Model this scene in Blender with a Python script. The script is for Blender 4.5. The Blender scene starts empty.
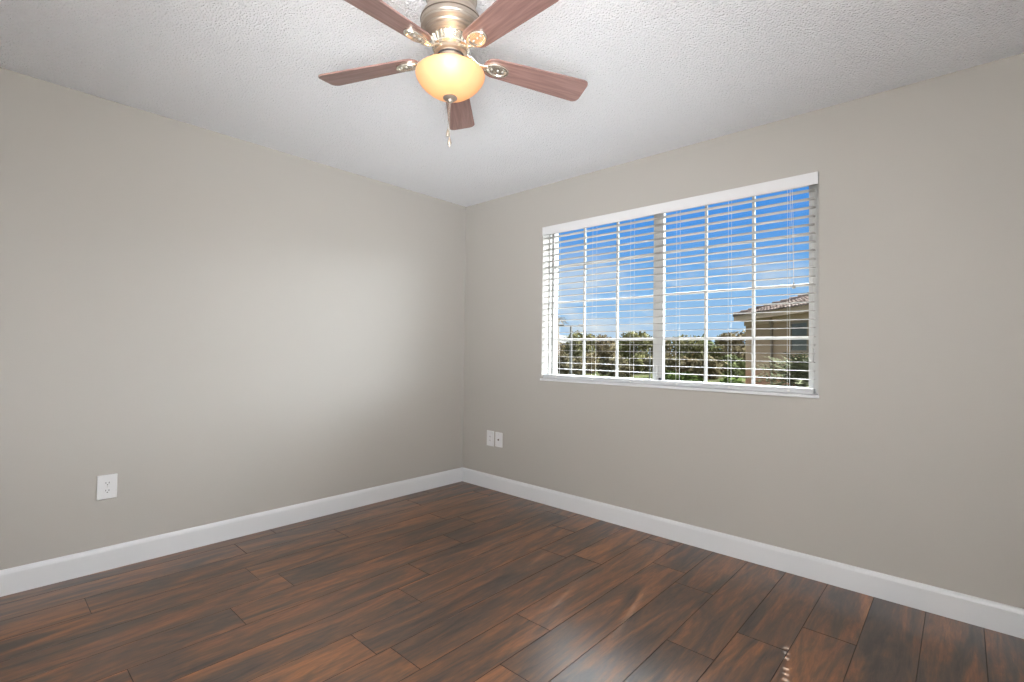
import bpy, bmesh, math, random
from mathutils import Vector, Matrix
from math import sin, cos, pi, radians as R

random.seed(7)
S = bpy.context.scene
col = S.collection

# ------------------------------------------------------------------ camera
cam_d = bpy.data.cameras.new('camera')
cam = bpy.data.objects.new('camera', cam_d)
col.objects.link(cam)
yaw, pitch, roll, F = 0.7405, 0.0186, 0.0124, 492.8
fw = Vector((-sin(yaw) * cos(pitch), cos(yaw) * cos(pitch), sin(pitch)))
rt = Vector((cos(yaw), sin(yaw), 0))
up = rt.cross(fw)
r2 = rt * cos(roll) + up * sin(roll)
u2 = -rt * sin(roll) + up * cos(roll)
M = Matrix((r2, u2, -fw)).transposed().to_4x4()
M.translation = Vector((3.279, -2.957, 1.162))
cam.matrix_world = M
cam_d.sensor_width = 36
cam_d.lens = F / 1024 * 36
cam_d.clip_start = 0.02
S.camera = cam

# ------------------------------------------------------------------ colour management
S.view_settings.view_transform = 'Standard'
S.view_settings.look = 'None'
S.view_settings.gamma = 1
S.view_settings.use_curve_mapping = False
S.view_settings.exposure = 0.0

# ------------------------------------------------------------------ sky
SUN_AZ = Vector((-0.215, 0.977, 0)).normalized()
SUN_EL = R(51.5)
SUN = (SUN_AZ * cos(SUN_EL) + Vector((0, 0, sin(SUN_EL)))).normalized()
W = bpy.data.worlds.new('sky')
S.world = W
W.use_nodes = True
wn, wl = W.node_tree.nodes, W.node_tree.links
wn.clear()
tc = wn.new('ShaderNodeTexCoord')
sep = wn.new('ShaderNodeSeparateXYZ')
wl.new(tc.outputs['Generated'], sep.inputs[0])
ramp = wn.new('ShaderNodeValToRGB')
els = ramp.color_ramp.elements
els[0].position, els[0].color = 0.0, (0.50, 0.68, 0.93, 1)
els[1].position, els[1].color = 1.0, (0.12, 0.32, 0.75, 1)
for p, c in ((0.05, (0.42, 0.64, 0.93)), (0.14, (0.20, 0.48, 0.91)), (0.24, (0.085, 0.33, 0.86)), (0.36, (0.055, 0.27, 0.80))):
    e = els.new(p)
    e.color = (*c, 1)
wl.new(sep.outputs['Z'], ramp.inputs[0])
mp = wn.new('ShaderNodeMapping')
mp.inputs['Scale'].default_value = (5, 5, 13)
mp.inputs['Location'].default_value = (3.1, 0.4, 0.2)
wl.new(tc.outputs['Generated'], mp.inputs[0])
nz = wn.new('ShaderNodeTexNoise')
nz.inputs['Scale'].default_value = 1.0
nz.inputs['Detail'].default_value = 6
nz.inputs['Roughness'].default_value = 0.55
wl.new(mp.outputs[0], nz.inputs[0])
cr = wn.new('ShaderNodeMapRange')
cr.inputs['From Min'].default_value = 0.50
cr.inputs['From Max'].default_value = 0.66
wl.new(nz.outputs[0], cr.inputs[0])
band = wn.new('ShaderNodeMapRange')
band.inputs['From Min'].default_value = 0.22
band.inputs['From Max'].default_value = 0.08
wl.new(sep.outputs['Z'], band.inputs[0])
cm = wn.new('ShaderNodeMath')
cm.operation = 'MULTIPLY'
wl.new(cr.outputs[0], cm.inputs[0])
wl.new(band.outputs[0], cm.inputs[1])
mix = wn.new('ShaderNodeMixRGB')
mix.inputs[2].default_value = (0.80, 0.84, 0.90, 1)
wl.new(cm.outputs[0], mix.inputs[0])
wl.new(ramp.outputs[0], mix.inputs[1])
dot = wn.new('ShaderNodeVectorMath')
dot.operation = 'DOT_PRODUCT'
dot.inputs[1].default_value = SUN
wl.new(tc.outputs['Generated'], dot.inputs[0])
mx = wn.new('ShaderNodeMath')
mx.operation = 'MAXIMUM'
mx.inputs[1].default_value = 0
wl.new(dot.outputs['Value'], mx.inputs[0])
pw = wn.new('ShaderNodeMath')
pw.operation = 'POWER'
pw.inputs[1].default_value = 55
wl.new(mx.outputs[0], pw.inputs[0])
gl = wn.new('ShaderNodeMixRGB')
gl.blend_type = 'ADD'
gl.inputs[0].default_value = 1
gm = wn.new('ShaderNodeMixRGB')
gm.blend_type = 'MULTIPLY'
gm.inputs[0].default_value = 1
gm.inputs[2].default_value = (14, 14.5, 15.5, 1)
wl.new(pw.outputs[0], gm.inputs[1])
# added bright sky lobes, out of view, lighting the room, floor sheen and house
def maprange(src, a, b, lo=0.0, hi=1.0):
    q = wn.new('ShaderNodeMapRange')
    q.interpolation_type = 'SMOOTHSTEP'
    for k, v in (('From Min', a), ('From Max', b), ('To Min', lo), ('To Max', hi)):
        q.inputs[k].default_value = v
    wl.new(src, q.inputs[0])
    return q.outputs[0]
def mul(a, b2):
    q = wn.new('ShaderNodeMath')
    q.operation = 'MULTIPLY'
    wl.new(a, q.inputs[0])
    wl.new(b2, q.inputs[1])
    return q.outputs[0]
def dotp(v):
    q = wn.new('ShaderNodeVectorMath')
    q.operation = 'DOT_PRODUCT'
    q.inputs[1].default_value = Vector(v).normalized()
    wl.new(tc.outputs['Generated'], q.inputs[0])
    return q.outputs['Value']
def addcol(base, fac, color):
    g1 = wn.new('ShaderNodeMixRGB')
    g1.blend_type = 'MULTIPLY'
    g1.inputs[0].default_value = 1
    g1.inputs[2].default_value = (*color, 1)
    wl.new(fac, g1.inputs[1])
    g2 = wn.new('ShaderNodeMixRGB')
    g2.blend_type = 'ADD'
    g2.inputs[0].default_value = 1
    wl.new(base, g2.inputs[1])
    wl.new(g1.outputs[0], g2.inputs[2])
    return g2.outputs[0]
skyc = mix.outputs[0]
skyc = addcol(skyc, mul(maprange(sep.outputs['Z'], 0.40, 0.54), maprange(dotp(SUN), 0.62, 0.90)), (20.0, 20.8, 22.2))  # high lobe round the sun, added to light slats and floor sheen
skyc = addcol(skyc, mul(maprange(dotp((0.88, 0.46, 0.26)), 0.70, 0.93), maprange(sep.outputs['Z'], -0.02, 0.12)), (32.0, 33.4, 35.6))  # lobe off to the right, added to light the left wall
skyc = addcol(skyc, mul(maprange(dotp((-0.45, -0.85, 0.35)), -0.1, 0.7), maprange(sep.outputs['Z'], -0.02, 0.1)), (0.62, 0.57, 0.50))  # lobe behind the camera, added to light the neighbouring house and trees
skyc = addcol(skyc, mul(maprange(dotp((-0.46, 0.69, 0.56)), 0.90, 0.98), maprange(sep.outputs['Z'], 0.41, 0.50)), (42.0, 43.5, 46.0))  # lobe left of the sun, added for the floor sheen, kept above the view
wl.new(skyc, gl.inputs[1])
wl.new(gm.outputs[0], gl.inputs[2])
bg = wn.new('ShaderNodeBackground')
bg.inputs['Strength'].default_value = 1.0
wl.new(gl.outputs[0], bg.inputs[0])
wo = wn.new('ShaderNodeOutputWorld')
wl.new(bg.outputs[0], wo.inputs[0])

# ------------------------------------------------------------------ sun and added fill lights behind the camera
def light(name, kind, energy, color, loc, direction=None, **kw):
    d = bpy.data.lights.new(name, kind)
    d.energy = energy
    d.color = color
    for k, v in kw.items():
        setattr(d, k, v)
    o = bpy.data.objects.new(name, d)
    col.objects.link(o)
    o.location = loc
    if direction is not None:
        o.rotation_euler = Vector(direction).to_track_quat('-Z', 'Y').to_euler()
    return o

light('sun', 'SUN', 11.0, (1, 0.96, 0.9), (-3, 14, 14), -SUN, angle=R(0.35))
light('fill_wide', 'AREA', 25.0, (0.97, 0.985, 1.0), (3.42, -3.12, 1.15), (-2.1, 2.15, 1.0),
      shape='RECTANGLE', size=1.0, size_y=1.0, spread=R(130))  # added fill light, aimed into the room from behind the camera
light('fill_bounce', 'AREA', 158.0, (0.97, 0.985, 1.0), (3.30, -3.10, 1.30), (0.3, -0.6, 0.5),
      shape='RECTANGLE', size=0.8, size_y=0.6)  # added fill light, bounced off the wall behind the camera
light('fill_ceiling', 'AREA', 10.0, (0.95, 0.98, 1.0), (3.42, -3.12, 0.90), (-2.8, 2.65, 1.55),
      shape='RECTANGLE', size=1.0, size_y=1.0, spread=R(60))  # added fill light, narrow beam towards the far ceiling corner

# ------------------------------------------------------------------ materials
def node_mat(name):
    m = bpy.data.materials.new(name)
    m.use_nodes = True
    nt = m.node_tree
    return m, nt.nodes, nt.links, nt.nodes['Principled BSDF']

def mat(name, color, rough=0.5, metal=0.0, bump=0.0, bscale=200.0, var=0.0, vscale=6.0, spec=0.5, bdist=0.001, stretch=None):
    """plain material with faint procedural variation and optional grain bump"""
    m, n, l, b = node_mat(name)
    b.inputs['Roughness'].default_value = rough
    b.inputs['Metallic'].default_value = metal
    b.inputs['Specular IOR Level'].default_value = spec
    b.inputs['Base Color'].default_value = (*color, 1)
    t = n.new('ShaderNodeTexCoord')
    src = t.outputs['Object']
    if stretch:
        mpp = n.new('ShaderNodeMapping')
        mpp.inputs['Scale'].default_value = stretch
        l.new(src, mpp.inputs[0])
        src = mpp.outputs[0]
    if var:
        z = n.new('ShaderNodeTexNoise')
        z.inputs['Scale'].default_value = vscale
        z.inputs['Detail'].default_value = 4
        l.new(src, z.inputs[0])
        rr = n.new('ShaderNodeValToRGB')
        rr.color_ramp.elements[0].position = 0.3
        rr.color_ramp.elements[1].position = 0.7
        rr.color_ramp.elements[0].color = (*[c * (1 - var) for c in color], 1)
        rr.color_ramp.elements[1].color = (*[min(1, c * (1 + var)) for c in color], 1)
        l.new(z.outputs[0], rr.inputs[0])
        l.new(rr.outputs[0], b.inputs['Base Color'])
    if bump:
        z = n.new('ShaderNodeTexNoise')
        z.inputs['Scale'].default_value = bscale
        z.inputs['Detail'].default_value = 3
        l.new(src, z.inputs[0])
        bp = n.new('ShaderNodeBump')
        bp.inputs['Strength'].default_value = bump
        bp.inputs['Distance'].default_value = bdist
        l.new(z.outputs[0], bp.inputs['Height'])
        l.new(bp.outputs[0], b.inputs['Normal'])
    return m

M_wall = mat('greige_paint', (0.418, 0.398, 0.368), 0.55, bump=0.15, bscale=180, spec=0.3)
M_valance = mat('white_valance', (0.72, 0.72, 0.73), 0.4, var=0.01)
M_rail = mat('pale_grey_rail', (0.56, 0.57, 0.59), 0.4, var=0.02)
M_white = mat('white_semigloss', (0.68, 0.69, 0.71), 0.35, var=0.01, vscale=3)
M_plastic = mat('white_plastic', (0.70, 0.70, 0.71), 0.35, var=0.01)
M_vinyl = mat('white_vinyl_frame', (0.42, 0.42, 0.41), 0.4, var=0.02)
M_slat = mat('white_faux_wood', (0.34, 0.32, 0.30), 0.4, var=0.015, vscale=10)
M_cord = mat('white_cord', (0.68, 0.67, 0.65), 0.7, var=0.03, vscale=60)
M_wand = mat('grey_translucent_wand', (0.42, 0.42, 0.41), 0.3, var=0.04)
M_dark = mat('dark_slot', (0.03, 0.03, 0.035), 0.5, var=0.1)
M_metalscrew = mat('screw_metal', (0.6, 0.6, 0.58), 0.3, 0.9, var=0.05)
M_pewter = mat('brushed_pewter', (0.43, 0.375, 0.32), 0.44, 0.85, var=0.10, vscale=14, stretch=(1, 1, 6))
M_pewter_l = mat('polished_pewter', (0.72, 0.67, 0.58), 0.24, 0.85, var=0.08, vscale=18)
M_pewter_d = mat('dark_pewter', (0.16, 0.13, 0.11), 0.4, 0.8, var=0.1)
M_stucco = mat('tan_stucco', (0.245, 0.158, 0.086), 0.9, bump=0.5, bscale=40, bdist=0.01, var=0.06, vscale=1.2)
M_fascia = mat('tan_fascia_paint', (0.29, 0.20, 0.118), 0.7, var=0.04)
M_downspout = mat('brown_downspout', (0.17, 0.12, 0.075), 0.7, var=0.05)
M_bark = mat('bark', (0.12, 0.09, 0.065), 0.9, bump=0.6, bscale=30, bdist=0.01, var=0.3, vscale=9)
M_pole = mat('weathered_grey_pole', (0.12, 0.112, 0.10), 0.7, var=0.12)
M_winglass = mat('dark_house_glass', (0.055, 0.055, 0.042), 0.3, var=0.2, vscale=2, spec=0.25)

def leaf_mat(name, c, v=0.45, vs=3.0):
    return mat(name, c, 0.8, var=v, vscale=vs, spec=0.0)
M_leaf = [leaf_mat('olive_leaves', (0.085, 0.078, 0.034)), leaf_mat('dry_olive_leaves', (0.095, 0.074, 0.040)),
          leaf_mat('deep_green_leaves', (0.060, 0.066, 0.028)), leaf_mat('brownish_twigs', (0.082, 0.068, 0.038))]
M_palm = leaf_mat('grey_green_fronds', (0.075, 0.078, 0.046), 0.5, 8)
M_deadfrond = leaf_mat('brown_palm_crown', (0.17, 0.13, 0.08), 0.4, 6)

# stucco with a rust stain from the sprinklers along its foot
def stained_wall():
    m, n, l, b = node_mat('rust_stained_stucco')
    t = n.new('ShaderNodeTexCoord')
    g = n.new('ShaderNodeNewGeometry')
    sp = n.new('ShaderNodeSeparateXYZ')
    l.new(g.outputs['Position'], sp.inputs[0])
    z = n.new('ShaderNodeTexNoise')
    z.inputs['Scale'].default_value = 1.3
    z.inputs['Detail'].default_value = 5
    l.new(t.outputs['Object'], z.inputs[0])
    a = n.new('ShaderNodeMath')
    a.operation = 'MULTIPLY_ADD'
    a.inputs[1].default_value = -1.0
    l.new(z.outputs[0], a.inputs[0])
    l.new(sp.outputs['Z'], a.inputs[2])
    mr = n.new('ShaderNodeMapRange')
    mr.inputs['From Min'].default_value = 0.15
    mr.inputs['From Max'].default_value = -0.35
    l.new(a.outputs[0], mr.inputs[0])
    mm = n.new('ShaderNodeMixRGB')
    mm.inputs[1].default_value = (0.245, 0.158, 0.086, 1)
    mm.inputs[2].default_value = (0.26, 0.115, 0.05, 1)
    l.new(mr.outputs[0], mm.inputs[0])
    l.new(mm.outputs[0], b.inputs['Base Color'])
    b.inputs['Roughness'].default_value = 0.9
    return m
M_stain = stained_wall()

def roof_mat():
    m, n, l, b = node_mat('grey_brown_roof_tiles')
    t = n.new('ShaderNodeTexCoord')
    v = n.new('ShaderNodeTexVoronoi')
    v.inputs['Scale'].default_value = 3.4
    l.new(t.outputs['Object'], v.inputs[0])
    rr = n.new('ShaderNodeValToRGB')
    rr.color_ramp.elements[0].color = (0.045, 0.034, 0.028, 1)
    rr.color_ramp.elements[1].color = (0.13, 0.10, 0.085, 1)
    sx = n.new('ShaderNodeSeparateColor')
    l.new(v.outputs['Color'], sx.inputs[0])
    l.new(sx.outputs[0], rr.inputs[0])
    l.new(rr.outputs[0], b.inputs['Base Color'])
    b.inputs['Roughness'].default_value = 0.95
    b.inputs['Specular IOR Level'].default_value = 0.0
    return m
M_roof = roof_mat()

def ground_mat():
    m, n, l, b = node_mat('patchy_lawn')
    t = n.new('ShaderNodeTexCoord')
    z = n.new('ShaderNodeTexNoise')
    z.inputs['Scale'].default_value = 0.35
    z.inputs['Detail'].default_value = 8
    z.inputs['Roughness'].default_value = 0.7
    l.new(t.outputs['Object'], z.inputs[0])
    rr = n.new('ShaderNodeValToRGB')
    rr.color_ramp.elements[0].position = 0.38
    rr.color_ramp.elements[0].color = (0.030, 0.025, 0.016, 1)
    rr.color_ramp.elements[1].position = 0.62
    rr.color_ramp.elements[1].color = (0.050, 0.060, 0.022, 1)
    l.new(z.outputs[0], rr.inputs[0])
    l.new(rr.outputs[0], b.inputs['Base Color'])
    b.inputs['Roughness'].default_value = 1.0
    b.inputs['Specular IOR Level'].default_value = 0.0
    return m
M_ground = ground_mat()

def ceiling_mat():
    m, n, l, b = node_mat('popcorn_ceiling')
    b.inputs['Base Color'].default_value = (0.90, 0.91, 0.94, 1)
    b.inputs['Roughness'].default_value = 0.9
    b.inputs['Specular IOR Level'].default_value = 0.1
    t = n.new('ShaderNodeTexCoord')
    v = n.new('ShaderNodeTexVoronoi')
    v.inputs['Scale'].default_value = 120
    z = n.new('ShaderNodeTexNoise')
    z.inputs['Scale'].default_value = 110
    z.inputs['Detail'].default_value = 2
    l.new(t.outputs['Object'], v.inputs[0])
    l.new(t.outputs['Object'], z.inputs[0])
    a = n.new('ShaderNodeMath')
    a.operation = 'MULTIPLY_ADD'
    a.inputs[1].default_value = -1.1
    l.new(v.outputs['Distance'], a.inputs[0])
    l.new(z.outputs[0], a.inputs[2])
    bp = n.new('ShaderNodeBump')
    bp.inputs['Strength'].default_value = 0.9
    bp.inputs['Distance'].default_value = 0.007
    l.new(a.outputs[0], bp.inputs['Height'])
    l.new(bp.outputs[0], b.inputs['Normal'])
    return m
M_ceil = ceiling_mat()

def floor_mat():
    m, n, l, b = node_mat('distressed_hickory_laminate')
    uv = n.new('ShaderNodeUVMap')
    uv.uv_map = 'grain'
    rnd = n.new('ShaderNodeUVMap')
    rnd.uv_map = 'plank'
    def noise(scale, detail=5, rough=0.55, dist=0.0, src=None):
        mpn = n.new('ShaderNodeMapping')
        mpn.inputs['Scale'].default_value = (*scale, 1)
        l.new(src or uv.outputs[0], mpn.inputs[0])
        z = n.new('ShaderNodeTexNoise')
        z.inputs['Scale'].default_value = 1
        z.inputs['Detail'].default_value = detail
        z.inputs['Roughness'].default_value = rough
        z.inputs['Distortion'].default_value = dist
        l.new(mpn.outputs[0], z.inputs[0])
        return z.outputs[0]
    big = noise((1.3, 8.5), 6, 0.62, 1.6)
    mid = noise((5, 42), 5, 0.62, 2.2)
    fine = noise((18, 300), 3, 0.6, 0.5)
    patch = noise((2.6, 7.5), 6, 0.66, 1.2)
    sp = n.new('ShaderNodeSeparateXYZ')
    l.new(rnd.outputs[0], sp.inputs[0])
    def madd(a, k, c):
        q = n.new('ShaderNodeMath')
        q.operation = 'MULTIPLY_ADD'
        l.new(a, q.inputs[0])
        q.inputs[1].default_value = k
        if isinstance(c, float):
            q.inputs[2].default_value = c
        else:
            l.new(c, q.inputs[2])
        return q.outputs[0]
    # cathedral grain: wavy contour lines of a stretched noise field
    field = noise((0.8, 5.0), 2, 0.45, 0.6)
    wv = n.new('ShaderNodeMath')
    wv.operation = 'PINGPONG'
    wv.inputs[1].default_value = 0.5
    l.new(madd(field, 13.0, 0.0), wv.inputs[0])
    t = madd(mid, 0.42, madd(big, 1.20, madd(sp.outputs['X'], 0.10, -0.435)))
    t = madd(fine, 0.18, t)
    t = madd(wv.outputs[0], 0.14, t)
    rr = n.new('ShaderNodeValToRGB')
    e = rr.color_ramp.elements
    e[0].position, e[0].color = 0.28, (0.024, 0.017, 0.014, 1)
    e[1].position, e[1].color = 0.90, (0.36, 0.140, 0.045, 1)
    for p, c in ((0.43, (0.062, 0.040, 0.030)), (0.55, (0.120, 0.058, 0.030)), (0.69, (0.215, 0.090, 0.037))):
        x = e.new(p)
        x.color = (*c, 1)
    l.new(t, rr.inputs[0])
    dk = n.new('ShaderNodeMapRange')
    dk.inputs['From Min'].default_value = 0.50
    dk.inputs['From Max'].default_value = 0.76
    dk.inputs['To Max'].default_value = 0.62
    l.new(patch, dk.inputs[0])
    mm = n.new('ShaderNodeMixRGB')
    mm.inputs[2].default_value = (0.048, 0.038, 0.034, 1)
    l.new(dk.outputs[0], mm.inputs[0])
    l.new(rr.outputs[0], mm.inputs[1])
    l.new(mm.outputs[0], b.inputs['Base Color'])
    ro = n.new('ShaderNodeMapRange')
    ro.inputs['To Min'].default_value = 0.25
    ro.inputs['To Max'].default_value = 0.35
    l.new(mid, ro.inputs[0])
    l.new(ro.outputs[0], b.inputs['Roughness'])
    b.inputs['Specular IOR Level'].default_value = 0.75
    bp = n.new('ShaderNodeBump')
    bp.inputs['Strength'].default_value = 0.12
    bp.inputs['Distance'].default_value = 0.0015
    l.new(mid, bp.inputs['Height'])
    l.new(bp.outputs[0], b.inputs['Normal'])
    return m
M_floor = floor_mat()
M_groove = mat('plank_groove', (0.032, 0.022, 0.017), 0.6, var=0.1)

def blade_mat():
    m, n, l, b = node_mat('reddish_walnut_blade')
    t = n.new('ShaderNodeTexCoord')
    mpn = n.new('ShaderNodeMapping')
    mpn.inputs['Scale'].default_value = (5, 70, 30)
    l.new(t.outputs['Object'], mpn.inputs[0])
    z = n.new('ShaderNodeTexNoise')
    z.inputs['Scale'].default_value = 1
    z.inputs['Detail'].default_value = 5
    z.inputs['Distortion'].default_value = 0.6
    l.new(mpn.outputs[0], z.inputs[0])
    rr = n.new('ShaderNodeValToRGB')
    rr.color_ramp.elements[0].position = 0.32
    rr.color_ramp.elements[0].color = (0.16, 0.085, 0.074, 1)
    rr.color_ramp.elements[1].position = 0.68
    rr.color_ramp.elements[1].color = (0.29, 0.175, 0.155, 1)
    l.new(z.outputs[0], rr.inputs[0])
    l.new(rr.outputs[0], b.inputs['Base Color'])
    b.inputs['Roughness'].default_value = 0.36
    b.inputs['Specular IOR Level'].default_value = 0.7
    return m
M_blade = blade_mat()

def bowl_mat():
    m, n, l, b = node_mat('amber_frosted_glass')
    t = n.new('ShaderNodeTexCoord')
    z = n.new('ShaderNodeTexNoise')
    z.inputs['Scale'].default_value = 9
    z.inputs['Detail'].default_value = 4
    l.new(t.outputs['Object'], z.inputs[0])
    rr = n.new('ShaderNodeValToRGB')
    rr.color_ramp.elements[0].position = 0.3
    rr.color_ramp.elements[0].color = (0.95, 0.67, 0.42, 1)
    rr.color_ramp.elements[1].position = 0.7
    rr.color_ramp.elements[1].color = (0.96, 0.72, 0.49, 1)
    l.new(z.outputs[0], rr.inputs[0])
    tr = n.new('ShaderNodeBsdfTranslucent')
    l.new(rr.outputs[0], tr.inputs[0])
    b.inputs['Roughness'].default_value = 0.3
    l.new(rr.outputs[0], b.inputs['Base Color'])
    ms = n.new('ShaderNodeMixShader')
    ms.inputs[0].default_value = 0.35
    l.new(tr.outputs[0], ms.inputs[1])
    l.new(b.outputs[0], ms.inputs[2])
    l.new(ms.outputs[0], n['Material Output'].inputs[0])
    return m
M_bowl = bowl_mat()

def pane_mat():
    m, n, l, b = node_mat('clear_window_glass')
    tr = n.new('ShaderNodeBsdfTransparent')
    tr.inputs[0].default_value = (0.95, 0.97, 0.96, 1)
    gs = n.new('ShaderNodeBsdfGlossy')
    gs.inputs['Roughness'].default_value = 0.02
    lw = n.new('ShaderNodeLayerWeight')
    lw.inputs[0].default_value = 0.5
    p = n.new('ShaderNodeMath')
    p.operation = 'POWER'
    p.inputs[1].default_value = 4
    l.new(lw.outputs['Facing'], p.inputs[0])
    q = n.new('ShaderNodeMath')
    q.operation = 'MULTIPLY_ADD'
    q.inputs[1].default_value = 0.6
    q.inputs[2].default_value = 0.02
    l.new(p.outputs[0], q.inputs[0])
    ms = n.new('ShaderNodeMixShader')
    l.new(q.outputs[0], ms.inputs[0])
    l.new(tr.outputs[0], ms.inputs[1])
    l.new(gs.outputs[0], ms.inputs[2])
    l.new(ms.outputs[0], n['Material Output'].inputs[0])
    return m
M_pane = pane_mat()

def glow_mat():
    m, n, l, b = node_mat('lit_bulb')
    e = n.new('ShaderNodeEmission')
    e.inputs[0].default_value = (1, 0.83, 0.5, 1)
    e.inputs[1].default_value = 6
    l.new(e.outputs[0], n['Material Output'].inputs[0])
    return m
M_bulb = glow_mat()

# ------------------------------------------------------------------ mesh helpers
def box(bm, lo, hi, rot=None, bevel=0.0):
    vs = []
    for x in (lo[0], hi[0]):
        for y in (lo[1], hi[1]):
            for z in (lo[2], hi[2]):
                vs.append(bm.verts.new((x, y, z)))
    fs = []
    for f in ((0, 1, 3, 2), (4, 6, 7, 5), (0, 4, 5, 1), (2, 3, 7, 6), (0, 2, 6, 4), (1, 5, 7, 3)):
        fs.append(bm.faces.new([vs[i] for i in f]))
    if rot is not None:
        for v in vs:
            v.co = rot @ v.co
    if bevel:
        es = {e for f in fs for e in f.edges}
        bmesh.ops.bevel(bm, geom=list(es), offset=bevel, segments=2, affect='EDGES', profile=0.5)
    return bm

def lathe(bm, prof, n=48, closed=False, flute=None):
    """revolve (r, z) pairs round z; flute(k, i) scales the radius"""
    rings = []
    for k, (r, z) in enumerate(prof):
        if r < 1e-5:
            rings.append([bm.verts.new((0, 0, z))])
        else:
            rings.append([bm.verts.new(((r * (flute(k, i) if flute else 1)) * cos(2 * pi * i / n),
                                        (r * (flute(k, i) if flute else 1)) * sin(2 * pi * i / n), z)) for i in range(n)])
    for a, b2 in zip(rings, rings[1:]):
        for i in range(n):
            j = (i + 1) % n
            if len(a) == 1 and len(b2) == 1:
                continue
            if len(a) == 1:
                bm.faces.new((a[0], b2[j], b2[i]))
            elif len(b2) == 1:
                bm.faces.new((a[i], a[j], b2[0]))
            else:
                bm.faces.new((a[i], a[j], b2[j], b2[i]))
    return bm

def tube(bm, pts, rad, n=8, flat=1.0):
    """tube through points; flat squashes it along its second normal"""
    pts = [Vector(p) for p in pts]
    rads = rad if isinstance(rad, (list, tuple)) else [rad] * len(pts)
    rings = []
    for i, p in enumerate(pts):
        d = (pts[min(i + 1, len(pts) - 1)] - pts[max(i - 1, 0)]).normalized()
        a = Vector((0, 0, 1)) if abs(d.z) < 0.9 else Vector((1, 0, 0))
        s = d.cross(a).normalized()
        t = s.cross(d).normalized()
        rings.append([bm.verts.new(p + (s * cos(2 * pi * k / n) + t * sin(2 * pi * k / n) * flat) * rads[i]) for k in range(n)])
    for a, b2 in zip(rings, rings[1:]):
        for k in range(n):
            j = (k + 1) % n
            bm.faces.new((a[k], a[j], b2[j], b2[k]))
    bm.faces.new(rings[0][::-1])
    bm.faces.new(rings[-1])
    return bm

def prism(bm, poly, z0, z1):
    a = [bm.verts.new((x, y, z0)) for x, y in poly]
    b2 = [bm.verts.new((x, y, z1)) for x, y in poly]
    bm.faces.new(a[::-1])
    bm.faces.new(b2)
    for i in range(len(poly)):
        j = (i + 1) % len(poly)
        bm.faces.new((a[i], a[j], b2[j], b2[i]))
    return bm

def obj(name, bm, material, parent=None, smooth=False, angle=None):
    bmesh.ops.recalc_face_normals(bm, faces=bm.faces)
    me = bpy.data.meshes.new(name)
    bm.to_mesh(me)
    bm.free()
    for mm in (material if isinstance(material, (list, tuple)) else [material]):
        me.materials.append(mm)
    if smooth:
        me.polygons.foreach_set('use_smooth', [True] * len(me.polygons))
        if angle:
            me.set_sharp_from_angle(angle=R(angle))
    o = bpy.data.objects.new(name, me)
    col.objects.link(o)
    o.parent = parent
    return o

def tag(o, label, cat, group=None):
    o['label'] = label
    o['category'] = cat
    if group:
        o['group'] = group
    return o

def thing(name, label, cat, loc, rz=0.0, group=None):
    o = bpy.data.objects.new(name, None)
    o.empty_display_size = 0.1
    col.objects.link(o)
    o.location = loc
    o.rotation_euler = (0, 0, rz)
    return tag(o, label, cat, group)

def struct(name, bm, m, label=None, parent=None, **kw):
    o = obj(name, bm, m, parent, **kw)
    if parent is None:
        o['kind'] = 'structure'
        o['category'] = name.split('_')[0]
        o['label'] = label
    return o

B = bmesh.new

# ------------------------------------------------------------------ room shell
RX, RY, H = 3.75, -3.60, 2.44        # room runs x 0..RX, y RY..0
WX0, WX1, WZ0, WZ1, WT = 0.888, 2.729, 0.932, 2.114, 0.20

bm = B(); box(bm, (-0.12, RY - 0.12, -0.2), (0, WT, H + 0.1))
struct('wall_left', bm, M_wall, 'plain greige wall on the left with one outlet low down')
bm = B()
for a, b2 in (((0, 0, -0.2), (WX0, WT, H + 0.1)), ((WX1, 0, -0.2), (RX, WT, H + 0.1)),
              ((WX0, 0, -0.2), (WX1, WT, WZ0)), ((WX0, 0, WZ1), (WX1, WT, H + 0.1))):
    box(bm, a, b2)
bmesh.ops.remove_doubles(bm, verts=bm.verts, dist=1e-5)
struct('wall_back', bm, M_wall, 'greige wall on the right holding the wide window')
bm = B(); box(bm, (RX, RY - 0.12, -0.2), (RX + 0.12, WT, H + 0.1))
struct('wall_right', bm, M_wall, 'greige wall at the right end of the window wall')
bm = B(); box(bm, (0, RY - 0.12, -0.2), (RX, RY, H + 0.1))
struct('wall_front', bm, M_wall, 'greige wall behind the viewer')
bm = B(); box(bm, (0, RY, H), (RX, 0, H + 0.1))
struct('ceiling', bm, M_ceil, 'white popcorn textured ceiling above the room')

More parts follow.
